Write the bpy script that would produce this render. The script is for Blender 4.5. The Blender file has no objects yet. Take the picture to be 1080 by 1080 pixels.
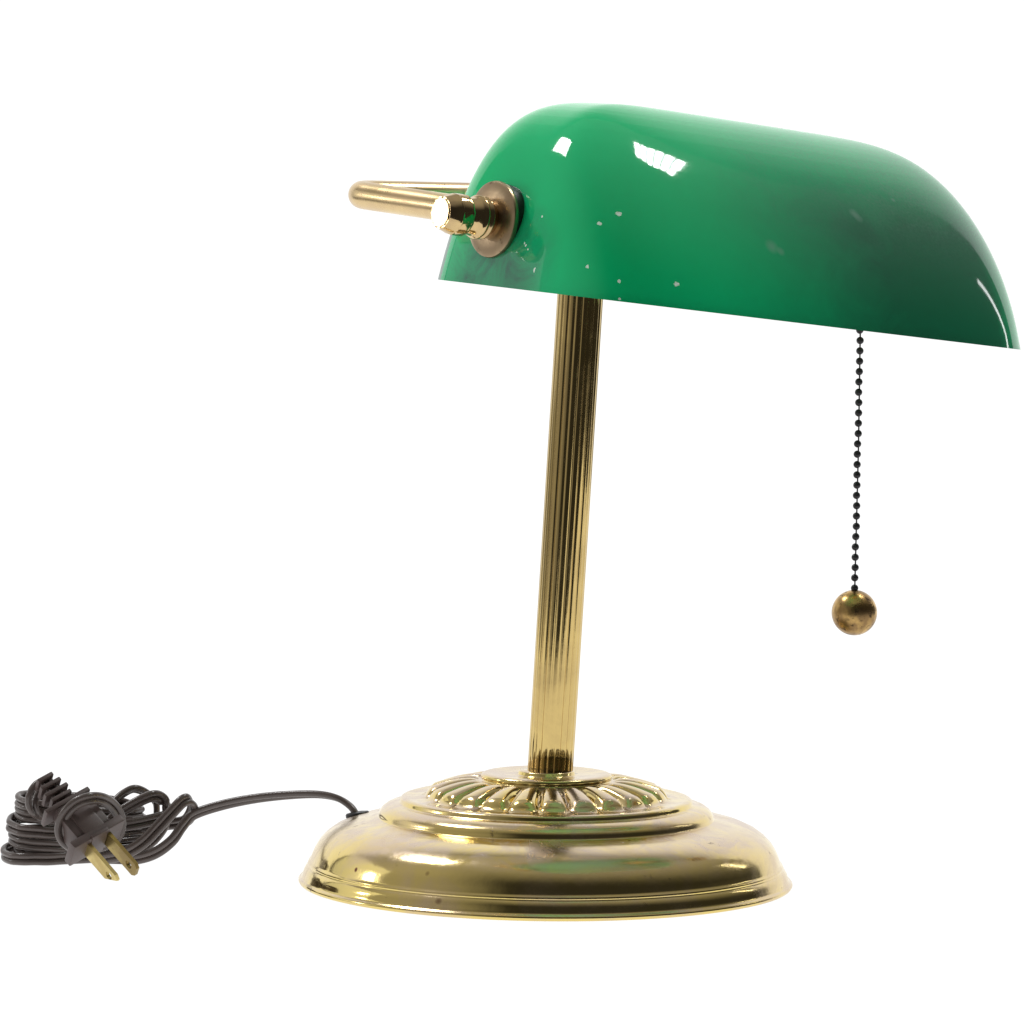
import bpy, bmesh, math, random
from mathutils import Vector, Matrix, Euler
random.seed(4)
S = bpy.context.scene
COL = S.collection
PI = math.pi
K = 0.095 / 260.0          # base profile unit

# ------------------------------------------------------------------ helpers
def V(x, y, z): return Vector((x, y, z))
def mm(p): return Vector((p[0] / 1000, p[1] / 1000, p[2] / 1000))

def link(name, bm, mats, parent=None, smooth=True, angle=None):
    me = bpy.data.meshes.new(name)
    bmesh.ops.recalc_face_normals(bm, faces=bm.faces)
    bm.to_mesh(me); bm.free()
    if not isinstance(mats, (list, tuple)): mats = [mats]
    for m in mats: me.materials.append(m)
    for p in me.polygons: p.use_smooth = smooth
    if smooth and angle is not None:
        try: me.set_sharp_from_angle(angle=math.radians(angle))
        except Exception: pass
    o = bpy.data.objects.new(name, me)
    COL.objects.link(o)
    if parent is not None: o.parent = parent
    return o

def lathe(bm, prof, n=96, M=None, rfun=None, cap=False):
    """prof: list of (r, z); rfun(i_prof, angle, r, z) -> (r, z)"""
    M = M or Matrix.Identity(4)
    rows = []
    for i, (r, z) in enumerate(prof):
        row = []
        for j in range(n):
            a = 2 * PI * j / n
            rr, zz = rfun(i, a, r, z) if rfun else (r, z)
            row.append(bm.verts.new(M @ V(rr * math.cos(a), rr * math.sin(a), zz)))
        rows.append(row)
    for i in range(len(rows) - 1):
        for j in range(n):
            k = (j + 1) % n
            bm.faces.new((rows[i][j], rows[i][k], rows[i + 1][k], rows[i + 1][j]))
    if cap:
        bm.faces.new(rows[0][::-1]); bm.faces.new(rows[-1])
    return rows

def catmull(pts, sub=8):
    out = []
    n = len(pts)
    for i in range(n - 1):
        p0 = pts[max(i - 1, 0)]; p1 = pts[i]; p2 = pts[i + 1]; p3 = pts[min(i + 2, n - 1)]
        for s in range(sub):
            t = s / sub
            out.append(0.5 * ((2 * p1) + (p2 - p0) * t + (2 * p0 - 5 * p1 + 4 * p2 - p3) * t * t + (3 * p1 - p0 - 3 * p2 + p3) * t ** 3))
    out.append(pts[-1].copy())
    return out

def tube(bm, pts, r, n=16, cap=True):
    """round tube with parallel-transported frames"""
    T = []
    for i in range(len(pts)):
        a = pts[max(i - 1, 0)]; b = pts[min(i + 1, len(pts) - 1)]
        T.append((b - a).normalized())
    N = T[0].orthogonal().normalized()
    rows = []
    for i, p in enumerate(pts):
        N = (N - T[i] * N.dot(T[i])).normalized()
        Bn = T[i].cross(N)
        rr = r(i) if callable(r) else r
        rows.append([bm.verts.new(p + (N * math.cos(2 * PI * j / n) + Bn * math.sin(2 * PI * j / n)) * rr) for j in range(n)])
    for i in range(len(rows) - 1):
        for j in range(n):
            k = (j + 1) % n
            bm.faces.new((rows[i][j], rows[i][k], rows[i + 1][k], rows[i + 1][j]))
    if cap:
        bm.faces.new(rows[0][::-1]); bm.faces.new(rows[-1])

def frame(o, x, y, z):
    M = Matrix.Identity(4)
    for i in range(3):
        M[i][0] = x[i]; M[i][1] = y[i]; M[i][2] = z[i]; M[i][3] = o[i]
    return M

def zframe(o, z):
    z = z.normalized(); x = z.orthogonal().normalized(); y = z.cross(x)
    return frame(o, x, y, z)

def rbox(bm, M, c, s, bev=0.0006, taper=1.0, seg=2):
    """bevelled box: centre c, size s in the frame M; taper scales the +z end"""
    t = bmesh.new()
    bmesh.ops.create_cube(t, size=1)
    for v in t.verts:
        k = taper if v.co.z > 0 else 1.0
        v.co = V(v.co.x * s[0] * k, v.co.y * s[1] * k, v.co.z * s[2])
    bmesh.ops.bevel(t, geom=list(t.edges), offset=bev, segments=seg, affect='EDGES', profile=0.6)
    bmesh.ops.transform(t, matrix=M @ Matrix.Translation(c), verts=t.verts)
    me = bpy.data.meshes.new('tmp'); t.to_mesh(me); t.free()
    bm.from_mesh(me); bpy.data.meshes.remove(me)

# ------------------------------------------------------------------ materials
def nodes(name):
    m = bpy.data.materials.new(name); m.use_nodes = True
    nt = m.node_tree
    return m, nt, nt.nodes['Principled BSDF']

def N(nt, t, **kw):
    n = nt.nodes.new(t)
    for k, v in kw.items(): setattr(n, k, v)
    return n

def noise(nt, scale, detail=4, rough=0.55, coord=None, dist=0.0):
    n = N(nt, 'ShaderNodeTexNoise')
    n.inputs['Scale'].default_value = scale
    n.inputs['Detail'].default_value = detail
    n.inputs['Roughness'].default_value = rough
    n.inputs['Distortion'].default_value = dist
    if coord is not None: nt.links.new(coord, n.inputs['Vector'])
    return n

def ramp(nt, src, stops):
    r = N(nt, 'ShaderNodeValToRGB')
    while len(r.color_ramp.elements) < len(stops): r.color_ramp.elements.new(0.5)
    for e, (p, c) in zip(r.color_ramp.elements, stops):
        e.position = p; e.color = (c, c, c, 1) if not isinstance(c, tuple) else (*c, 1)
    nt.links.new(src, r.inputs['Fac'])
    return r

def mixc(nt, fac, a, b, mode='MIX'):
    m = N(nt, 'ShaderNodeMix', data_type='RGBA', blend_type=mode)
    for sock, v in ((m.inputs['Factor'], fac), (m.inputs['A'], a), (m.inputs['B'], b)):
        if isinstance(v, (int, float)): sock.default_value = v
        elif isinstance(v, tuple): sock.default_value = (*v, 1)
        else: nt.links.new(v, sock)
    return m.outputs['Result']

def math_(nt, op, a, b=None, clamp=False):
    m = N(nt, 'ShaderNodeMath', operation=op, use_clamp=clamp)
    for i, v in enumerate((a, b)):
        if v is None: continue
        if isinstance(v, (int, float)): m.inputs[i].default_value = v
        else: nt.links.new(v, m.inputs[i])
    return m.outputs[0]

def brass(name, base, worn, spot, r0=0.10, r1=0.34, wear=(0.45, 0.68), spots=(0.70, 0.78), bump=0.25, sc=1.0, stains=(), film=None):
    m, nt, b = nodes(name)
    tc = N(nt, 'ShaderNodeTexCoord').outputs['Object']
    n1 = noise(nt, 28 * sc, 6, 0.6, tc, 0.6)
    n2 = noise(nt, 160 * sc, 5, 0.65, tc)
    n3 = noise(nt, 75 * sc, 3, 0.5, tc)
    w = ramp(nt, n1.outputs['Fac'], [(wear[0], 0.0), (wear[1], 1.0)]).outputs['Color']
    s = ramp(nt, n2.outputs['Fac'], [(spots[0], 0.0), (spots[1], 1.0)]).outputs['Color']
    c = mixc(nt, w, base, worn)
    c = mixc(nt, s, c, spot)
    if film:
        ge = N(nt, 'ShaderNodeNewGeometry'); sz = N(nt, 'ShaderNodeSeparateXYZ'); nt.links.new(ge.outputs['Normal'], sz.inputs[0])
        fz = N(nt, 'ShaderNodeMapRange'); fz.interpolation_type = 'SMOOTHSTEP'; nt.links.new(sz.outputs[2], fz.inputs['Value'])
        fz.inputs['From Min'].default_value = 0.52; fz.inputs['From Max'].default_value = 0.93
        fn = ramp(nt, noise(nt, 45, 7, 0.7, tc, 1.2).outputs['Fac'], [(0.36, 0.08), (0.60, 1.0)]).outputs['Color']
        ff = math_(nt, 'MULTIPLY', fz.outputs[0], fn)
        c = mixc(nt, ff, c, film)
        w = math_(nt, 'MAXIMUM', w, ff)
    nt.links.new(c, b.inputs['Base Color'])
    b.inputs['Metallic'].default_value = 1.0
    rg = math_(nt, 'MULTIPLY', w, r1 - r0)
    rg = math_(nt, 'ADD', rg, r0)
    sp = math_(nt, 'MULTIPLY', s, 0.25)
    rg = math_(nt, 'ADD', rg, sp, True)
    nt.links.new(rg, b.inputs['Roughness'])
    for p, rad in stains:
        d = N(nt, 'ShaderNodeVectorMath', operation='DISTANCE'); d.inputs[1].default_value = p
        wob = N(nt, 'ShaderNodeVectorMath', operation='MULTIPLY_ADD'); nt.links.new(n3.outputs['Color'], wob.inputs[0]); wob.inputs[1].default_value = (.002, .002, .0008); nt.links.new(tc, wob.inputs[2])
        nt.links.new(wob.outputs[0], d.inputs[0])
        mr = N(nt, 'ShaderNodeMapRange'); nt.links.new(d.outputs['Value'], mr.inputs['Value']); mr.inputs['From Min'].default_value = rad; mr.inputs['From Max'].default_value = rad * .5
        c = mixc(nt, mr.outputs[0], c, (0.16, 0.06, 0.035))
    nt.links.new(c, b.inputs['Base Color'])
    bp = N(nt, 'ShaderNodeBump'); bp.inputs['Strength'].default_value = bump; bp.inputs['Distance'].default_value = 0.0006
    h = math_(nt, 'MULTIPLY', n2.outputs['Fac'], 0.25)
    h = math_(nt, 'ADD', h, n3.outputs['Fac'])
    nt.links.new(h, bp.inputs['Height']); nt.links.new(bp.outputs['Normal'], b.inputs['Normal'])
    return m

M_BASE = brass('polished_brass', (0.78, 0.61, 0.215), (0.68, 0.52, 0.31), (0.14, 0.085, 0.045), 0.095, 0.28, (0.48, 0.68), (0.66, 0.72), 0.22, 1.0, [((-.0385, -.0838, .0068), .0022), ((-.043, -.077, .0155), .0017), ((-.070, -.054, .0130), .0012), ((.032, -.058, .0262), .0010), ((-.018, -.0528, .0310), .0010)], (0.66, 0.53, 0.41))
M_POST = brass('reeded_brass', (0.64, 0.475, 0.185), (0.50, 0.36, 0.15), (0.15, 0.10, 0.05), 0.07, 0.20, (0.45, 0.7), (0.74, 0.80), 0.05)
M_ARM = brass('bar_brass', (0.74, 0.56, 0.28), (0.60, 0.43, 0.26), (0.25, 0.16, 0.08), 0.22, 0.38, (0.42, 0.62), (0.72, 0.80), 0.12)
M_KNOB = brass('aged_brass', (0.64, 0.47, 0.23), (0.42, 0.29, 0.17), (0.14, 0.09, 0.05), 0.10, 0.26, (0.45, 0.66), (0.68, 0.78), 0.06)
M_ROS = brass('copper_toned_brass', (0.52, 0.40, 0.24), (0.36, 0.26, 0.16), (0.10, 0.06, 0.035), 0.20, 0.40, (0.40, 0.58), (0.60, 0.70), 0.08)
M_BALL = brass('tarnished_brass', (0.68, 0.44, 0.15), (0.27, 0.17, 0.075), (0.06, 0.04, 0.022), 0.22, 0.36, (0.38, 0.58), (0.55, 0.68), 0.12, 2.4)
M_BLADE = brass('blade_brass', (0.66, 0.54, 0.22), (0.50, 0.38, 0.14), (0.14, 0.09, 0.04), 0.24, 0.38, (0.45, 0.65), (0.68, 0.78), 0.1, 2.0)

M_BLADE_DARK = brass('dark_blade_brass', (0.40, 0.31, 0.10), (0.28, 0.20, 0.07), (0.10, 0.07, 0.03), 0.26, 0.40, (0.42, 0.60), (0.64, 0.74), 0.1, 2.0)  # darker brass for the second blade

def vinyl(name, col, rough=0.38, lo=0.75):
    m, nt, b = nodes(name)
    tc = N(nt, 'ShaderNodeTexCoord').outputs['Object']
    n = noise(nt, 140, 5, 0.6, tc)
    c = mixc(nt, n.outputs['Fac'], tuple(x * lo for x in col), tuple(x * 1.35 for x in col))
    nt.links.new(c, b.inputs['Base Color'])
    r = math_(nt, 'MULTIPLY', n.outputs['Fac'], 0.25)
    r = math_(nt, 'ADD', r, rough - 0.1)
    nt.links.new(r, b.inputs['Roughness'])
    bp = N(nt, 'ShaderNodeBump'); bp.inputs['Strength'].default_value = 0.15; bp.inputs['Distance'].default_value = 0.0003
    nt.links.new(n.outputs['Fac'], bp.inputs['Height']); nt.links.new(bp.outputs['Normal'], b.inputs['Normal'])
    return m
M_CORD = vinyl('brown_vinyl', (0.102, 0.080, 0.072), 0.22)
M_PLUG = vinyl('brown_plug_plastic', (0.090, 0.062, 0.056), 0.42)
M_GROM = vinyl('black_rubber', (0.012, 0.012, 0.012), 0.4)
M_BEAD = vinyl('blackened_metal', (0.020, 0.019, 0.022), 0.36)
M_BEAD.node_tree.nodes['Principled BSDF'].inputs['Metallic'].default_value = 0.3

# ------------------------------------------------------------------ lamp root
lamp = bpy.data.objects.new('desk_lamp', None); COL.objects.link(lamp)
lamp.empty_display_size = 0.05
lamp['label'] = "brass banker's desk lamp with green glass shade, pull chain and coiled brown cord"
lamp['category'] = 'lamp'

# ------------------------------------------------------------------ base
prof = [(150, 2), (250, 1), (256, 0.2), (259, 1.0), (260.2, 2.8), (260.2, 4.4), (258.9, 5.8), (257.2, 6.8), (256.2, 8.0), (255.6, 10.0), (254.6, 13.5),
        (252.6, 17.2), (251.0, 19.0), (250.2, 19.8), (250.0, 20.8), (250.3, 22.0), (249.5, 23.4), (248.2, 24.4), (247.4, 26.0), (246, 30), (243.2, 36.5), (238.4, 44.5), (231.5, 51.5),
        (223, 57.5), (213, 62), (202, 65), (192, 66.8), (184, 68.2), (179.5, 69.8), (177.8, 70.2), (177.0, 70.6), (176.4, 73), (175.8, 75.5), (173, 79), (168.5, 82.2),
        (163.5, 84), (158, 85), (155.2, 85.6), (154.2, 87), (154, 89.2), (152.2, 91), (149, 91.8), (145.5, 91.6), (140, 91.0), (133, 91.4), (128, 92.2)]
NP0 = len(prof)
for i in range(1, 17):
    t = i / 16
    prof.append((128 - 56 * t, 92.2 + 17.2 * (1 - (1 - t) ** 1.55)))
NP1 = len(prof)
prof += [(70, 110), (68.5, 110.2), (68, 111.2), (68.6, 112.4), (68.9, 114), (68.2, 115.8), (66, 117), (63, 117.4), (59, 117.2), (50, 116.4), (36, 115.8), (31, 115.6),
         (30, 116.4), (29.4, 119), (28.2, 120), (20, 120.4), (3, 120.4)]
NG = 24
def gad(i, a, r, z):
    r *= 1; 
    if NP0 - 1 <= i < NP1:
        t = (i - NP0 + 1) / 16.0
        ph = (a * NG / (2 * PI) + 0.25) % 1.0
        d = abs(ph - 0.5) * 2                      # 0 petal middle, 1 between petals
        # leaf: rounded at the outer end, narrowing inward
        wdt = 1.0 * (1 - 0.34 * t)
        end = min(1.0, max(0.0, (t - 0.02) / 0.16)) ** 0.6
        dome = max(0.0, 1 - (d / wdt) ** 2) ** 0.55 if d < wdt else 0.0
        fade = (1 - t) ** 0.38
        up = 7.0 * end * dome * fade
        up -= 2.4 * math.exp(-((d - 0.92) / 0.16) ** 2) * fade * (0.3 + end)
        r += up * 0.45; z += up * 0.9
    return r * K, z * K
bm = bmesh.new()
lathe(bm, prof, NG * 16, rfun=gad)
base = link('base', bm, M_BASE, lamp, angle=60)

# ------------------------------------------------------------------ post (reeded tube)
P0 = V(0.00131, 0.0, 0.0418); P1 = V(0.01073, -0.010, 0.22456)
pd = (P1 - P0).normalized()
zb = 0.26312
PT = P0 + pd * ((zb - P0.z) / pd.z)
L = (PT - P0).length
NR = 20
bm = bmesh.new()
def reed(i, a, r, z):
    if r > 0.0080:
        s = abs(math.sin(a * NR / 2 + 0.4))
        return r - 0.00056 * (1 - s) ** 2.6, z
    return r, z
prz = [(0.0070, 0.0), (0.0084, 0.0008), (0.00875, 0.0016)] + [(0.00875, 0.0016 + (L - 0.0066) * i / 12) for i in range(1, 13)] + [(0.0083, L - 0.0045), (0.0072, L - 0.0040), (0.0072, L - 0.001)]
lathe(bm, prz, NR * 12, M=zframe(P0, pd), rfun=reed, cap=True)
post = link('post', bm, M_POST, lamp, angle=50)

# ------------------------------------------------------------------ shade
A_, B_, H_ = 0.108955, 0.050263, 0.071001
BF_ = 0.077942; NEXP = 4.16963; EU = 0.28437; EVB = 0.32608; EVF = 1.2379; EH = 1.18039; PH0 = 0.204652
SC = V(0.060705, -0.053355, 0.220891)
TH, TAU, TF = 0.662454, 0.090905, 0.060994
AX = V(math.cos(TH) * math.cos(TAU), math.sin(TH) * math.cos(TAU), -math.sin(TAU))
B0 = V(-math.sin(TH), math.cos(TH), 0); C0 = AX.cross(B0)
BX = (B0 * math.cos(TF) + C0 * math.sin(TF)).normalized(); CX = AX.cross(BX).normalized()
SM = frame(SC, AX, BX, CX)
def shp(F, ps):
    c = max(0.0, min(1.0, math.cos(F) / math.cos(PH0))); s = max(0.0, (math.sin(F) - math.sin(PH0)) / (1 - math.sin(PH0)))
    cu = math.copysign(abs(math.cos(ps)) ** (2 / NEXP), math.cos(ps)); cv = math.copysign(abs(math.sin(ps)) ** (2 / NEXP), math.sin(ps))
    v = B_ * c ** EVB * cv if cv > 0 else BF_ * c ** EVF * cv
    return V(A_ * c ** EU * cu, v, H_ * s ** EH)
def superpsi(n):
    # even spacing along the rounded outline
    raw = [2 * PI * i / 4000 for i in range(4001)]
    acc = [0.0]; prev = shp(PH0, raw[0])
    for a in raw[1:]:
        p = shp(PH0, a); acc.append(acc[-1] + (p - prev).length); prev = p
    out = []; j = 0
    for i in range(n):
        t = acc[-1] * i / n
        while acc[j + 1] < t: j += 1
        f = (t - acc[j]) / max(1e-12, acc[j + 1] - acc[j])
        out.append(raw[j] + (raw[j + 1] - raw[j]) * f)
    return out
PS = superpsi(240)
FS = sorted(set([PH0 + (PI / 2 - PH0) * i / 34 for i in range(34)] +
                [math.acos(math.cos(PH0) * (1 - i / 26) ** (1 / EU)) for i in range(1, 25)]))
FS = [f for i, f in enumerate(FS) if i == 0 or f - FS[i - 1] > 2e-4]
bm = bmesh.new()
rows = [[bm.verts.new(shp(F, a)) for a in PS] for F in FS]
top = bm.verts.new(V(0, 0, H_))
for i in range(len(rows) - 1):
    for j in range(len(PS)):
        k = (j + 1) % len(PS)
        bm.faces.new((rows[i][j], rows[i][k], rows[i + 1][k], rows[i + 1][j]))
for j in range(len(PS)):
    bm.faces.new((rows[-1][j], rows[-1][(j + 1) % len(PS)], top))
bm.normal_update()
TG = 0.0036
inner = []
for i, row in enumerate(rows):
    r2 = []
    for v in row:
        n = v.normal.copy()
        if i == 0: n.z = 0; n.normalize()
        r2.append(bm.verts.new(v.co - n * TG))
    inner.append(r2)
topi = bm.verts.new(V(0, 0, H_ - TG))
fi = []
for i in range(len(rows) - 1):
    for j in range(len(PS)):
        k = (j + 1) % len(PS)
        fi.append(bm.faces.new((inner[i][k], inner[i][j], inner[i + 1][j], inner[i + 1][k])))
for j in range(len(PS)):
    fi.append(bm.faces.new((inner[-1][(j + 1) % len(PS)], inner[-1][j], topi)))
fr = []
for j in range(len(PS)):
    k = (j + 1) % len(PS)
    fr.append(bm.faces.new((rows[0][k], rows[0][j], inner[0][j], inner[0][k])))
bm.normal_update()
for f in bm.faces:
    c_ = f.calc_center_median()
    if c_.x < -0.5 * A_ and f.normal.x < 0 and f.normal.y > 0.42 * -f.normal.x and c_.z < 0.032: f.material_index = 2
for f in fi: f.material_index = 1
for f in fr: f.material_index = 2

# green cased glass
def make_green():
    m, nt, b = nodes('green_glass')
    tc = N(nt, 'ShaderNodeTexCoord').outputs['Object']
    n1 = noise(nt, 22, 4, 0.55, tc, 0.4); n2 = noise(nt, 900, 3, 0.6, tc); n3 = noise(nt, 55, 6, 0.65, tc, 1.0)
    sep = N(nt, 'ShaderNodeSeparateXYZ'); nt.links.new(tc, sep.inputs[0])
    green = mixc(nt, n1.outputs['Fac'], (0.003, 0.510, 0.198), (0.004, 0.570, 0.226))
    b.inputs['Roughness'].default_value = 0.06
    b.inputs['IOR'].default_value = 1.5
    # dust film: on the far half and the upward faces
    far = N(nt, 'ShaderNodeMapRange'); far.interpolation_type = 'SMOOTHSTEP'
    nt.links.new(sep.outputs[0], far.inputs['Value']); far.inputs['From Min'].default_value = -0.075; far.inputs['From Max'].default_value = 0.06
    dn = ramp(nt, n3.outputs['Fac'], [(0.30, 0.25), (0.75, 1.0)]).outputs['Color']
    gr = ramp(nt, n2.outputs['Fac'], [(0.35, 0.35), (0.65, 1.0)]).outputs['Color']
    dust = math_(nt, 'MULTIPLY', math_(nt, 'MULTIPLY', far.outputs[0], dn), gr)
    dust = math_(nt, 'MULTIPLY', dust, DUST)
    # smears; shading put into their colour dims the overlit near end below the rosette
    def blob(p, rad, soft):
        d =  N(nt, 'ShaderNodeVectorMath', operation='DISTANCE'); nt.links.new(tc, d.inputs[0]); d.inputs[1].default_value = p
        mr = N(nt, 'ShaderNodeMapRange'); nt.links.new(d.outputs['Value'], mr.inputs['Value'])
        mr.inputs['From Min'].default_value = rad; mr.inputs['From Max'].default_value = rad * (1 - soft)
        return mr.outputs[0]
    film = None  # the smears, with the dimming shade put into their colour
    for p, rad, amt in DIM_SMEARS:
        t = math_(nt, 'MULTIPLY', math_(nt, 'MULTIPLY', blob(p, rad, 0.9), dn), amt, True)
        film = t if film is None else math_(nt, 'MAXIMUM', film, t)
    def rng(sock, a, b_):
        r_ = N(nt, 'ShaderNodeMapRange'); r_.interpolation_type = 'SMOOTHSTEP'; nt.links.new(sock, r_.inputs['Value'])
        r_.inputs['From Min'].default_value = a; r_.inputs['From Max'].default_value = b_; return r_.outputs[0]
    dim_mask = math_(nt, 'MULTIPLY', rng(sep.outputs[0], -0.095, 0.050), rng(sep.outputs[2], 0.071, 0.032))  # lower right darkened: the weaker light there is put into the glass colour
    dim_mask = math_(nt, 'MULTIPLY', dim_mask, rng(sep.outputs[0], 0.104, 0.068))
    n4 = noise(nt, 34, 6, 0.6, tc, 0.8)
    dim_mask = math_(nt, 'MULTIPLY', dim_mask, math_(nt, 'ADD', math_(nt, 'MULTIPLY', n4.outputs['Fac'], 0.6), 0.78), True)
    green = mixc(nt, dim_mask, green, (0.008, 0.140, 0.068))
    dust = math_(nt, 'MULTIPLY', dust, rng(sep.outputs[2], 0.020, 0.058))
    col = mixc(nt, dust, green, (0.105, 0.27, 0.185))
    if film is not None: col = mixc(nt, film, col, (0.030, 0.125, 0.095))
    tcs = tc
    wob = N(nt, 'ShaderNodeVectorMath', operation='MULTIPLY_ADD'); nw = noise(nt, 420, 2, 0.5, tcs); nt.links.new(nw.outputs['Color'], wob.inputs[0]); wob.inputs[1].default_value = (.0024,) * 3
    off = N(nt, 'ShaderNodeVectorMath', operation='SUBTRACT'); nt.links.new(tcs, off.inputs[0]); off.inputs[1].default_value = (.0012,) * 3
    nt.links.new(off.outputs[0], wob.inputs[2]); tc = wob.outputs[0]
    for p, rad in CHIPS:
        col = mixc(nt, blob(p, rad * 0.95, 0.3), col, (1.0, 1.0, 0.97))
    tc = tcs
    for p, rad in PALE:
        col = mixc(nt, math_(nt, 'MULTIPLY', blob(p, rad, 0.8), 0.4), col, (0.25, 0.40, 0.34))
    nt.links.new(col, b.inputs['Base Color'])
    rg = math_(nt, 'ADD', math_(nt, 'MULTIPLY', dust, 0.22), 0.055)
    nt.links.new(rg, b.inputs['Roughness'])
    bp = N(nt, 'ShaderNodeBump'); bp.inputs['Strength'].default_value = 0.04; bp.inputs['Distance'].default_value = 0.0008
    nt.links.new(n1.outputs['Fac'], bp.inputs['Height']); nt.links.new(bp.outputs['Normal'], b.inputs['Normal'])
    tl = N(nt, 'ShaderNodeBsdfTranslucent'); nt.links.new(mixc(nt, 1.0, col, (TRANS,) * 3, 'MULTIPLY'), tl.inputs['Color'])
    ad = N(nt, 'ShaderNodeAddShader'); nt.links.new(b.outputs[0], ad.inputs[0]); nt.links.new(tl.outputs[0], ad.inputs[1])
    nt.links.new(ad.outputs[0], nt.nodes['Material Output'].inputs['Surface'])
    return m
TRANS = 0.52
DUST = 0.75
DIM_SMEARS = [((-0.1078, 0.002, 0.010), 0.030, 1.3), ((-0.1072, -0.0160, 0.008), 0.024, 1.2), ((0.0, -0.055, 0.040), 0.05, 0.35), ((0.062, -0.050, 0.030), 0.03, 0.25)]
CHIPS = [((-0.1039, -0.0235, 0.0261), .0007), ((-0.1063, -0.0183, 0.0164), .0005), ((-0.1065, -0.0197, 0.0153), .0006), ((-0.1067, -0.0211, 0.0142), .0005),
         ((-0.0967, -0.0470, 0.0261), .0010), ((-0.1018, -0.0499, 0.0107), .0009), ((-0.1075, -0.0278, 0.0073), .0006),
         ((-0.0909, -0.0496, 0.0302), .0012), ((-0.0957, -0.0601, 0.0069), .0007), ((-0.0776, -0.0695, 0.0083), .0012), ((-0.0960, -0.0623, 0.0013), .0006)]
PALE = [((-0.0326, -0.0646, 0.0256), .0034), ((-0.0290, -0.0650, 0.0240), .0022), ((0.0153, -0.0518, 0.0417), .0026), ((0.0165, -0.0524, 0.0395), .0026), ((0.0404, -0.0441, 0.0488), .0013)]
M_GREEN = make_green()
M_OPAL, nt_, b_ = nodes('white_opal_lining')
b_.inputs['Base Color'].default_value = (0.82, 0.84, 0.80, 1); b_.inputs['Roughness'].default_value = 0.15
no_ = noise(nt_, 40, 3, 0.5, N(nt_, 'ShaderNodeTexCoord').outputs['Object'])
nt_.links.new(mixc(nt_, no_.outputs['Fac'], (0.78, 0.80, 0.76), (0.85, 0.87, 0.84)), b_.inputs['Base Color'])
tl_ = N(nt_, 'ShaderNodeBsdfTranslucent'); tl_.inputs['Color'].default_value = (.8, .85, .8, 1)
mx_ = N(nt_, 'ShaderNodeMixShader'); mx_.inputs[0].default_value = 0.5
nt_.links.new(b_.outputs[0], mx_.inputs[1]); nt_.links.new(tl_.outputs[0], mx_.inputs[2]); nt_.links.new(mx_.outputs[0], nt_.nodes['Material Output'].inputs['Surface'])
M_EDGE, nt_, b_ = nodes('cut_glass_edge')
no_ = noise(nt_, 120, 3, 0.5, N(nt_, 'ShaderNodeTexCoord').outputs['Object'])
nt_.links.new(mixc(nt_, no_.outputs['Fac'], (0.12, 0.25, 0.20), (0.30, 0.42, 0.38)), b_.inputs['Base Color'])
b_.inputs['Roughness'].default_value = 0.3
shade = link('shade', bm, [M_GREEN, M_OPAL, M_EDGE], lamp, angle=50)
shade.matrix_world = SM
shade['label'] = 'glossy green cased-glass shade with small white chips'

# pivots on the two end faces
hh = 0.33 * H_
s_ = (hh / H_) ** (1 / EH)
Fp = math.asin(s_ * (1 - math.sin(PH0)) + math.sin(PH0))
up_ = A_ * (math.cos(Fp) / math.cos(PH0)) ** EU
PIV_N = SM @ V(-up_, -0.0006, hh)
PIV_F = SM @ V(up_, -0.0006, hh)

# ------------------------------------------------------------------ yoke: bar behind the shade with two arms
def hardware(piv, d, near):
    """rosette, knob at a pivot; d = outward direction"""
    bm = bmesh.new()
    lathe(bm, [(0.002, -0.004), (0.0124, -0.004), (0.0130, -0.001), (0.0128, 0.0012), (0.0118, 0.0018), (0.002, 0.0018)], 48, M=zframe(piv, d), cap=True)
    link('shadow_disc', bm, M_GROM, lamp, angle=40)  # added black disc: fills the gap and stands for the rosette's cast shadow
    M = zframe(piv + d * 0.0028, d) @ Matrix.Diagonal((1.08, 1.08, 0.90, 1))
    bm = bmesh.new()
    lathe(bm, [(0.002, -0.002), (0.0118, -0.0018), (0.0125, -0.001), (0.0127, 0.0), (0.0125, 0.0009), (0.0117, 0.0014), (0.0090, 0.0019), (0.0065, 0.0021), (0.002, 0.0021)], 64, M=M, cap=True)
    ro = link('rosette', bm, M_ROS, lamp, angle=40)
    bm = bmesh.new()
    lathe(bm, [(0.0052, 0.0018), (0.0056, 0.0032), (0.0058, 0.0042), (0.0066, 0.0046), (0.0071, 0.0053), (0.0071, 0.0060), (0.0065, 0.0066), (0.0064, 0.0070),
               (0.0070, 0.0074), (0.0073, 0.0081), (0.0072, 0.0090), (0.0066, 0.0096), (0.0062, 0.0102), (0.0060, 0.0118), (0.0056, 0.0132), (0.0054, 0.0140)], 64, M=M, cap=True)
    co = link('collar', bm, M_KNOB, lamp, angle=60)
    bm = bmesh.new()
    R = Matrix.Rotation(math.radians(14), 4, 'Z')
    lathe(bm, [(0.0050, 0.0138), (0.0066, 0.0142), (0.0074, 0.0150), (0.0075, 0.0158), (0.0075, 0.0200), (0.0073, 0.0208), (0.0056, 0.0262)], 12, M=M @ R @ Matrix.Diagonal((0.93, 0.93, 1, 1)), cap=True)
    t = bm
    bmesh.ops.bevel(t, geom=[e for e in t.edges if e.calc_length() > 0.002], offset=0.00045, segments=2, affect='EDGES')
    kn = link('knob', t, M_KNOB, lamp, angle=33)
    return M @ V(0, 0, 0.0176)
KN = hardware(PIV_N, -AX, True)
KF = hardware(PIV_F, AX, False)
AH = V(math.cos(TH), math.sin(TH), 0)
RB = 0.0050
BH = V(-math.sin(TH), math.cos(TH), 0)
bar0 = V(-0.07212, -0.07671, zb)
bar0 = bar0 + AH * (V(PT.x, PT.y, zb) - bar0).dot(AH)       # the bar passes just behind the post head
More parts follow.
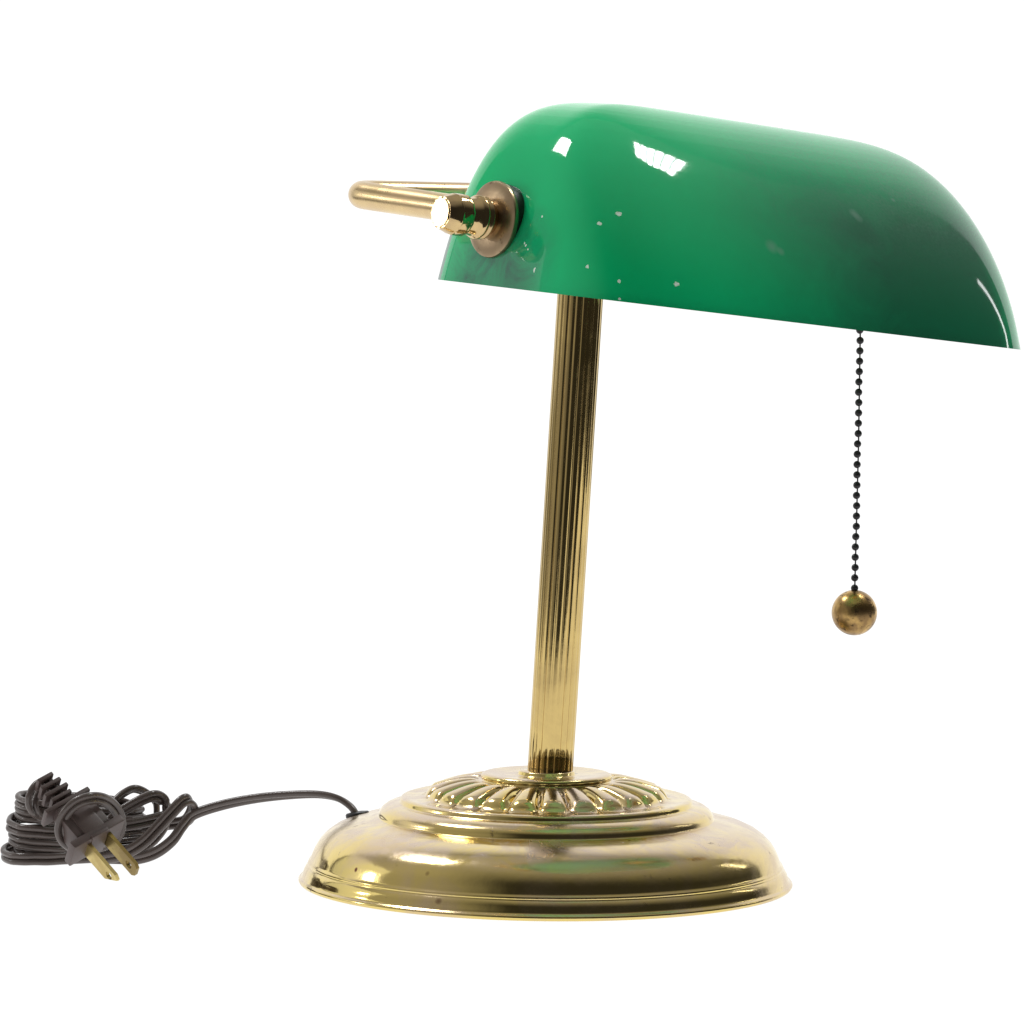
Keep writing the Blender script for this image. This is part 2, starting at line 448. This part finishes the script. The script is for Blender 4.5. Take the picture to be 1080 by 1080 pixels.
print('bar behind post', (bar0 - PT).dot(BH))
def along(p): return (p - bar0).dot(AH)
CN = bar0 + AH * along(KN); CF = bar0 + AH * along(KF)
def corner(a, c, b, r, n=10):
    d1 = (a - c).normalized(); d2 = (b - c).normalized()
    p1 = c + d1 * r; p2 = c + d2 * r
    return [p1 * (1 - t) ** 2 + c * 2 * t * (1 - t) + p2 * t * t for t in [i / n for i in range(n + 1)]]
KA = KN + CX * 0.0019
path = [KA] + corner(KA, CN, CF, 0.0125) + [CN.lerp(CF, t) for t in (0.3, 0.5, 0.7)] + corner(CN, CF, KF, 0.015) + [KF]
pp = []
for i in range(len(path) - 1):
    pp.append(path[i])
    if (path[i + 1] - path[i]).length > 0.02:
        for t in (0.25, 0.5, 0.75): pp.append(path[i].lerp(path[i + 1], t))
pp.append(path[-1])
bm = bmesh.new()
tube(bm, pp, RB, 28)
yoke = link('yoke_bar', bm, M_ARM, lamp, angle=60)
bm = bmesh.new()     # coupling that ties the post to the bar
lathe(bm, [(0.0045, -0.010), (0.0072, -0.0095), (0.0078, -0.008), (0.0078, 0.008), (0.0072, 0.0095), (0.0045, 0.010)], 40, M=zframe(bar0, AH), cap=True)
lathe(bm, [(0.0074, -0.012), (0.0086, -0.0105), (0.0086, -0.007), (0.0070, -0.003), (0.0070, 0.0)], 40, M=zframe(bar0, pd), cap=True)
link('coupling', bm, M_KNOB, lamp, angle=40)

# ------------------------------------------------------------------ lamp socket inside and the pull chain
ch = V(0.1176, -0.0060, 0.2155)
sa = (SM.inverted() @ ch).x
bm = bmesh.new()
SO = SM @ V(up_ - TG - 0.001, -0.0006, hh)
lathe(bm, [(0.006, 0.0), (0.0085, 0.001), (0.0085, 0.006), (0.013, 0.012), (0.0155, 0.018), (0.0160, 0.024), (0.0160, 0.052), (0.0150, 0.053), (0.0145, 0.050), (0.002, 0.049)], 40, M=zframe(SO, -AX), cap=True)
link('lamp_socket', bm, M_KNOB, lamp, angle=40)
chain_top = V(ch.x, ch.y, 0.2330)
ball_c = V(ch.x - 0.0006, ch.y, 0.1065)
BR = 0.0087
bead_sp = 0.00394; bead_r = 0.00144
bm = bmesh.new()
tube(bm, [chain_top, V(ch.x, ch.y, 0.17), ball_c + V(0, 0, BR * 0.9)], 0.00030, 8)
chain = link('pull_chain', bm, M_BEAD, lamp)
bm = bmesh.new(); bmesh.ops.create_icosphere(bm, subdivisions=3, radius=bead_r)
b0 = link('bead', bm, M_BEAD, chain)
z = ball_c.z + BR + 0.0007; first = True
while z < chain_top.z:
    o = b0 if first else b0.copy()
    if not first:
        COL.objects.link(o); o.parent = chain
    o.location = V(ch.x - 0.0006 * (chain_top.z - z) / 0.12 + random.uniform(-0.00012, 0.00012), ch.y, z); first = False
    z += bead_sp
bm = bmesh.new(); bmesh.ops.create_uvsphere(bm, u_segments=64, v_segments=40, radius=BR)
bl = link('pull_ball', bm, M_BALL, chain); bl.location = ball_c

# ------------------------------------------------------------------ cord
RC = 0.00130
bmc = bmesh.new()
def pair(pts, hint, sub=8, twist=0.0, gap=1.93):
    """zip cord: two round conductors side by side; hint = side direction (vector or list)"""
    P = catmull([Vector(p) for p in pts], sub)
    n = len(P); a_ = []; b_ = []
    for i, p in enumerate(P):
        t = (P[min(i + 1, n - 1)] - P[max(i - 1, 0)]).normalized()
        if isinstance(hint, list):
            f = i / (n - 1) * (len(hint) - 1); k = min(int(f), len(hint) - 2); h = hint[k].lerp(hint[k + 1], f - k)
        else: h = hint
        s = (h - t * h.dot(t)).normalized()
        a_.append(p + s * RC * gap / 2); b_.append(p - s * RC * gap / 2)
    tube(bmc, a_, RC, 12); tube(bmc, b_, RC, 12)
Z = V(0, 0, 1)
lead = [(-73.3, 22.0, 18.8), (-74.5, 23.0, 23.1), (-77.2, 25.0, 26.1), (-82.1, 27.0, 28.6), (-89.7, 30.0, 29.5), (-101.2, 34.0, 28.6), (-114.5, 38.0, 26.6), (-127.7, 40.0, 23.6), (-139.0, 40.0, 19.7), (-143.3, 38.0, 15.4), (-147.5, 36.0, 9.6), (-154.1, 35.0, 4.8), (-162.1, 36.0, 2.3), (-171.3, 38.0, 1.9), (-179.7, 36.0, 3.2)]
pair([mm(p) for p in lead], [V(0, -1, 0), V(0, -1, .1), V(0, -.9, .4), V(0, -.7, .7), V(-.2, -.6, .8), V(-.5, -.5, 1), Z])
bight = [(-172.9, 32.0, 3.1), (-165.9, 29.0, 5.1), (-158.3, 28.0, 9.8), (-152.6, 30.0, 15.6), (-146.9, 32.0, 21.8), (-143.0, 34.0, 25.7), (-140.6, 37.0, 25.7), (-139.7, 42.0, 22.0), (-142.3, 48.0, 16.7), (-146.4, 52.0, 14.6), (-153.4, 54.0, 13.5), (-168.3, 52.0, 12.0)]
pair([mm(p) for p in bight], V(-.6, -.2, .8))
big = [(-171.4, 38.0, 17.7), (-167.6, 38.0, 20.7), (-161.5, 40.0, 24.3), (-156.2, 43.0, 26.3), (-152.8, 47.0, 25.0), (-150.8, 50.0, 20.9), (-151.1, 50.0, 15.5), (-153.9, 48.0, 10.5), (-158.5, 45.0, 6.3), (-164.2, 42.0, 4.0), (-172.6, 40.0, 3.1)]
pair([mm(p) for p in big], V(-.3, -.6, .7))
backl = [(-179.1, 48.0, 13.8), (-175.1, 52.0, 18.8), (-172.3, 54.0, 22.4), (-168.9, 57.0, 25.4), (-164.6, 60.0, 27.0), (-159.7, 64.0, 24.3), (-156.4, 66.0, 19.5), (-157.9, 64.0, 9), (-165.4, 58.0, 4)]
pair([mm(p) for p in backl], V(0.1, -.9, .4))
# hank of stacked loops
E1 = V(.836, .549, 0).normalized(); E2 = V(-.549, .836, 0).normalized()
HC = V(-.1855, .0325, 0) + E2 * 0.0125
loops = [(-.2120, 3.0, -.163, 3.0), (-.2092, 8.8, -.157, 6.6), (-.2103, 14.6, -.158, 10.5), (-.2070, 19.6, -.161, 14.5), (-.2070, 24.0, -.162, 17.6), (-.2045, 21.5, -.164, 15.5), (-.2080, 3.2, -.168, 3.0), (-.2050, 6.2, -.160, 5.0)]
for q, (xl, zl, xr, zr) in enumerate(loops):
    pts = []
    lx = (HC.x - xl); rx = (xr - HC.x)
    w = 0.0125 - 0.0006 * q if q < 5 else 0.0088
    for i in range(25):
        a = 2 * PI * i / 24 - 0.4
        ca, sa_ = math.cos(a), math.sin(a)
        e = math.copysign(abs(ca) ** 0.75, ca)
        u = e * (rx if e > 0 else lx) / E1.x * 0.97
        p = HC + E1 * u + E2 * (math.copysign(abs(sa_) ** 0.75, sa_) * w)
        f = (e + 1) / 2
        p.z = (zl * (1 - f) + zr * f) / 1000 + (0.0035 * max(0, sa_)) + random.uniform(-.0001, .0001) + 0.0003 * math.sin(2 * a + q * 1.7)
        p += E1 * random.uniform(-.0002, .0002)
        pts.append(p)
    pair(pts, V(random.uniform(-.1, .1), random.uniform(-.1, .1), 1), 6)
low = [(-148.7, 48.0, 18.4), (-151.7, 44.0, 17.9), (-157.7, 40.0, 16.8), (-164.8, 36.0, 15.8), (-173.9, 34.0, 14.8), (-181.9, 32.0, 13.8)]
pair([mm(p) for p in low], V(0, -.2, 1))
ring = [(-179.6, 24.0, 5.9), (-184.4, 12.0, 8.8), (-188.2, 6.0, 12.9), (-189.2, 2.0, 18.6), (-187.1, 0.0, 24.8), (-182.8, 0.0, 29.7), (-177.1, 2.0, 32.0), (-171.9, 8.0, 31.3), (-167.6, 16.0, 27.4), (-164.9, 22.0, 21.4), (-164.9, 26.0, 14.9), (-168.0, 28.0, 9.3), (-174.9, 26.0, 6.5), (-181.6, 20.0, 6.9)]
rc = V(-0.1771, 0.0129, 0.0188)
ring = [tuple(rc[i] * 1000 + (p[i] - rc[i] * 1000) * 0.86 for i in range(3)) for p in ring]
rh = [(rc - mm(p)).normalized() + V(0, -.35, 0) for p in ring]
pair([mm(p) for p in ring], rh)
tail = [(-196.4, 22.0, 34.8), (-199.2, 20.0, 33.6), (-201.3, 18.0, 30.4), (-201.9, 18.0, 26.3), (-200.6, 20.0, 22.4), (-198.4, 26.0, 19.7), (-192.4, 32.0, 17.5), (-184.4, 36.0, 14.5)]
tb = bmc
T1 = catmull([mm(p) for p in tail], 8); tube(tb, T1, RC, 12)
tail2 = [(-196.1, 28.0, 33.0), (-197.8, 24.0, 31.2), (-199.3, 21.0, 27.8), (-199.3, 21.0, 23.8), (-197.6, 26.0, 20.1), (-192.4, 32.0, 17.9), (-184.4, 36.0, 12.899999999999999)]
T2 = catmull([mm(p) for p in tail2], 8); tube(tb, T2, RC, 12)
cord = link('power_cord', bmc, M_CORD, lamp, angle=60)
# grommet where the cord enters the base
gd = V(-0.16, 0.05, 1).normalized()
bm = bmesh.new()
lathe(bm, [(0.0026, -0.004), (0.0036, -0.004), (0.0042, -0.0010), (0.0047, -0.0004), (0.0047, 0.0006), (0.0043, 0.0011), (0.0029, 0.0013), (0.0024, 0.0014)], 32, M=zframe(V(-.0736, .0221, .0226), gd), cap=True)
link('grommet', bm, M_GROM, lamp, angle=40)

# ------------------------------------------------------------------ plug
a_ = V(33.5, -20.0, -32.8).normalized()
e1 = V(.74, .02, .67); e1 = (e1 - a_ * e1.dot(a_)).normalized(); e2 = a_.cross(e1).normalized()
al = math.radians(38)
sd = (e1 * math.cos(al) - e2 * math.sin(al)).normalized(); wd = a_.cross(sd).normalized()
PM = frame(mm((-196.3, 18.0, 35.3)), sd, wd, a_)
bm = bmesh.new()
mil = 0.001
for i, (za, ln) in enumerate(((0.8, 7.4), (4.3, 9.6), (7.8, 11.2), (11.0, 9.6))):
    rbox(bm, PM, V(0, 0, za * mil), (ln * mil, 7.2 * mil, 1.7 * mil), 0.0005)
for sx in (-1, 1):
    rbox(bm, PM, V(sx * 2.0 * mil, 0, 6.5 * mil), (1.5 * mil, 4.0 * mil, 14 * mil), 0.0004)
rbox(bm, PM, V(0, 0, 7 * mil), (3.0 * mil, 2.2 * mil, 15 * mil), 0.0004)
rbox(bm, PM, V(0, 0, 14.6 * mil), (21.5 * mil, 9.5 * mil, 2.0 * mil), 0.0005)
rbox(bm, PM, V(0, 0, 18.0 * mil), (12.5 * mil, 8.5 * mil, 7 * mil), 0.0010)
rbox(bm, PM, V(0, 0, 25.2 * mil), (16.5 * mil, 11.0 * mil, 12 * mil), 0.0012)
rbox(bm, PM, V(0, 4.6 * mil, 26.2 * mil), (9.5 * mil, 3.6 * mil, 12.5 * mil), 0.0008)
rbox(bm, PM, V(0, -4.6 * mil, 26.2 * mil), (9.5 * mil, 3.6 * mil, 12.5 * mil), 0.0008)
rbox(bm, PM, V(0, 0, 33.2 * mil), (25.0 * mil, 12.8 * mil, 3.6 * mil), 0.0007)
rbox(bm, PM, V(0, 0, 34.6 * mil), (8.0 * mil, 14.6 * mil, 1.6 * mil), 0.0005)
plug = link('plug', bm, M_PLUG, lamp, angle=40)
def blade(sx):
    """flat blade with a hole and chamfered tip, lying in the (width, axis) plane"""
    bm = bmesh.new()
    w2, l0, l1, th = 3.7, 33.0, 53.6, 0.75
    out = [(-w2, l0), (-w2, l1 - 1.6), (-w2 + 1.5, l1), (w2 - 1.5, l1), (w2, l1 - 1.6), (w2, l0)]
    nh = 20; hc = (0, l1 - 4.4); hr = 1.75
    hole = [(hc[0] + hr * math.cos(2 * PI * i / nh), hc[1] + hr * math.sin(2 * PI * i / nh)) for i in range(nh)]
    for side in (-1, 1):
        vs = [bm.verts.new(PM @ V((sx * 4.9 + side * th) * mil, p[0] * mil, p[1] * mil)) for p in out]
        hs = [bm.verts.new(PM @ V((sx * 4.9 + side * th) * mil, p[0] * mil, p[1] * mil)) for p in hole]
        es = [bm.edges.new((vs[i], vs[(i + 1) % len(vs)])) for i in range(len(vs))] + [bm.edges.new((hs[i], hs[(i + 1) % nh])) for i in range(nh)]
        bmesh.ops.triangle_fill(bm, use_beauty=True, use_dissolve=False, edges=es)
        if side == -1: A1, A2 = vs, hs
        else: B1, B2 = vs, hs
    for X, Y in ((A1, B1), (A2, B2)):
        for i in range(len(X)):
            k = (i + 1) % len(X); bm.faces.new((X[i], X[k], Y[k], Y[i]))
    o = link('blade', bm, M_BLADE if sx < 0 else M_BLADE_DARK, plug, smooth=False)
    if sx > 0: o['label'] = 'darker brass plug blade'
blade(-1); blade(1)

# ------------------------------------------------------------------ white backdrop: one sweep, lying flat and curving up behind
M_BACK, nt_, b_ = nodes('self_lit_white_sweep')
n_ = noise(nt_, 3.0, 2, 0.5, N(nt_, 'ShaderNodeTexCoord').outputs['Object'])
nt_.links.new(mixc(nt_, n_.outputs['Fac'], (0.10, 0.10, 0.10), (0.12, 0.12, 0.12)), b_.inputs['Base Color'])
b_.inputs['Roughness'].default_value = 0.9
b_.inputs['Specular IOR Level'].default_value = 0.0
b_.inputs['Emission Color'].default_value = (1, 1, 1, 1)  # added glow keeps the sweep plain white and hides the lamp's shadow
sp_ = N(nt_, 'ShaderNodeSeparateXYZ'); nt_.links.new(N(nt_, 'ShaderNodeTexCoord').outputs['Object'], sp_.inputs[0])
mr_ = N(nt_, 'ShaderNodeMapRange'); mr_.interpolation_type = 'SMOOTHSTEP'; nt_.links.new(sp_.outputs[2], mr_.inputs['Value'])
mr_.inputs['From Min'].default_value = 0.55; mr_.inputs['From Max'].default_value = 1.5; mr_.inputs['To Min'].default_value = 1.0; mr_.inputs['To Max'].default_value = 0.25  # glow fades upward to soften its reflection in the glass
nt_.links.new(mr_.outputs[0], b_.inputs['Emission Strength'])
bm = bmesh.new()
yz = [(-0.42, 0), (0.0, 0), (0.45, 0)] + [(0.45 + 0.35 * math.sin(t), 0.35 * (1 - math.cos(t))) for t in [PI / 2 * i / 16 for i in range(1, 17)]] + [(0.80, 0.6), (0.80, 1.0), (0.80, 1.5)]
xs = [-1.0 + 2.0 * i / 20 for i in range(21)]
g = [[bm.verts.new(V(x, y, z)) for x in xs] for y, z in yz]
for i in range(len(g) - 1):
    for j in range(20): bm.faces.new((g[i][j], g[i][j + 1], g[i + 1][j + 1], g[i + 1][j]))
bd = link('backdrop', bm, M_BACK, None)
bd['kind'] = 'structure'

# ------------------------------------------------------------------ light
w = bpy.data.worlds.new('World'); S.world = w; w.use_nodes = True
bg = w.node_tree.nodes['Background']
WLEFT = 0.35
wn = w.node_tree
wt = N(wn, 'ShaderNodeTexCoord'); ws = N(wn, 'ShaderNodeSeparateXYZ'); wn.links.new(wt.outputs['Generated'], ws.inputs[0])
def wdot(v, lo, hi, out):
    d = N(wn, 'ShaderNodeVectorMath', operation='DOT_PRODUCT'); wn.links.new(wt.outputs['Generated'], d.inputs[0]); d.inputs[1].default_value = Vector(v).normalized()
    m = N(wn, 'ShaderNodeMapRange'); m.interpolation_type = 'SMOOTHSTEP'; wn.links.new(d.outputs['Value'], m.inputs['Value'])
    m.inputs['From Min'].default_value = lo; m.inputs['From Max'].default_value = hi; m.inputs['To Max'].default_value = out
    return m.outputs[0]
wl = math_(wn, 'ADD', wdot((0, .38, .92), .30, 1.0, 0.40), wdot((-.95, -.27, .15), .50, 1.0, WLEFT))
wl = math_(wn, 'ADD', wl, 0.032)
wn.links.new(wl, bg.inputs['Strength']); bg.inputs['Color'].default_value = (1.0, 0.97, 0.93, 1)

def area(name, loc, target, sx, sy, radiance, col=(1, 1, 1)):
    l = bpy.data.lights.new(name, 'AREA'); l.shape = 'RECTANGLE'; l.size = sx; l.size_y = sy
    l.energy = radiance * PI * sx * sy; l.color = col
    o = bpy.data.objects.new(name, l); COL.objects.link(o)
    o.location = loc
    o.rotation_euler = (Vector(target) - Vector(loc)).to_track_quat('-Z', 'Y').to_euler()
    return o
def aim(name, src, d, dist, sx, sy, rad, col=(1, 1, 1), roll=0):
    src = Vector(src); o = area(name, src + Vector(d).normalized() * dist, src, sx, sy, rad, col)
    o.rotation_euler = (o.rotation_euler.to_matrix() @ Matrix.Rotation(math.radians(roll), 3, 'Z')).to_euler()
    return o
def panes(n, gap, src, d, dist, sx, sy, rad, roll):
    # a glazed window: n upright panes with dark bars between them
    src = Vector(src)
    rot = (-Vector(d)).to_track_quat('-Z', 'Y').to_matrix() @ Matrix.Rotation(math.radians(roll), 3, 'Z')
    c = src + Vector(d).normalized() * dist
    wp = sy / n
    for i in range(n):
        l = bpy.data.lights.new('window_pane', 'AREA'); l.shape = 'RECTANGLE'; l.size = sx; l.size_y = wp * (1 - gap)
        l.energy = rad * PI * l.size * l.size_y
        o = bpy.data.objects.new('window_pane', l); COL.objects.link(o)
        o.location = c + rot @ V(0, (i - (n - 1) / 2) * wp, 0); o.rotation_euler = rot.to_euler()
aim('window_left', (-0.04, -0.10, 0.28), (-.53, .33, .78), 1.3, 0.24, 0.30, 26.0, roll=-40)
panes(6, 0.30, (0.03, -0.10, 0.28), (.428, .355, .83), 1.3, 0.235, 0.225, 42.0, -31)
aim('window_right', (0.14, -0.04, 0.24), (.80, .52, .31), 1.1, 0.030, 0.32, 6.5, roll=20)
aim('softbox_left', (0, 0, 0.15), (-.93, .30, .25), 1.25, 0.80, 0.60, 0.60, (0.96, 0.98, 1.0))
aim('knob_glint_lamp', (-0.04, -0.13, 0.255), (-.96, .22, .14), 1.1, 0.10, 0.12, 15.0)  # added small lamp, only to whiten the near knob's flat end

# ------------------------------------------------------------------ camera
cd = bpy.data.cameras.new('Camera'); cam = bpy.data.objects.new('Camera', cd); COL.objects.link(cam)
cd.sensor_width = 36; cd.lens = 36 * 4385.80668 / 1080; cd.clip_end = 50; cd.clip_start = 0.01
R_ = V(0.99989874, 0.00963868, 0.01046893); U_ = V(-0.01103088, 0.06022399, 0.99812394); Fw = V(-0.00899012, 0.99813835, -0.06032421)
cam.matrix_world = frame(V(0, -1.59173956, 0.23941635), R_, U_, -Fw)
S.camera = cam
S.view_settings.view_transform = 'Standard'; S.view_settings.look = 'None'; S.view_settings.exposure = 0
S.render.engine = 'CYCLES'
S.cycles.max_bounces = 10; S.cycles.glossy_bounces = 6
S.cycles.use_denoising = True
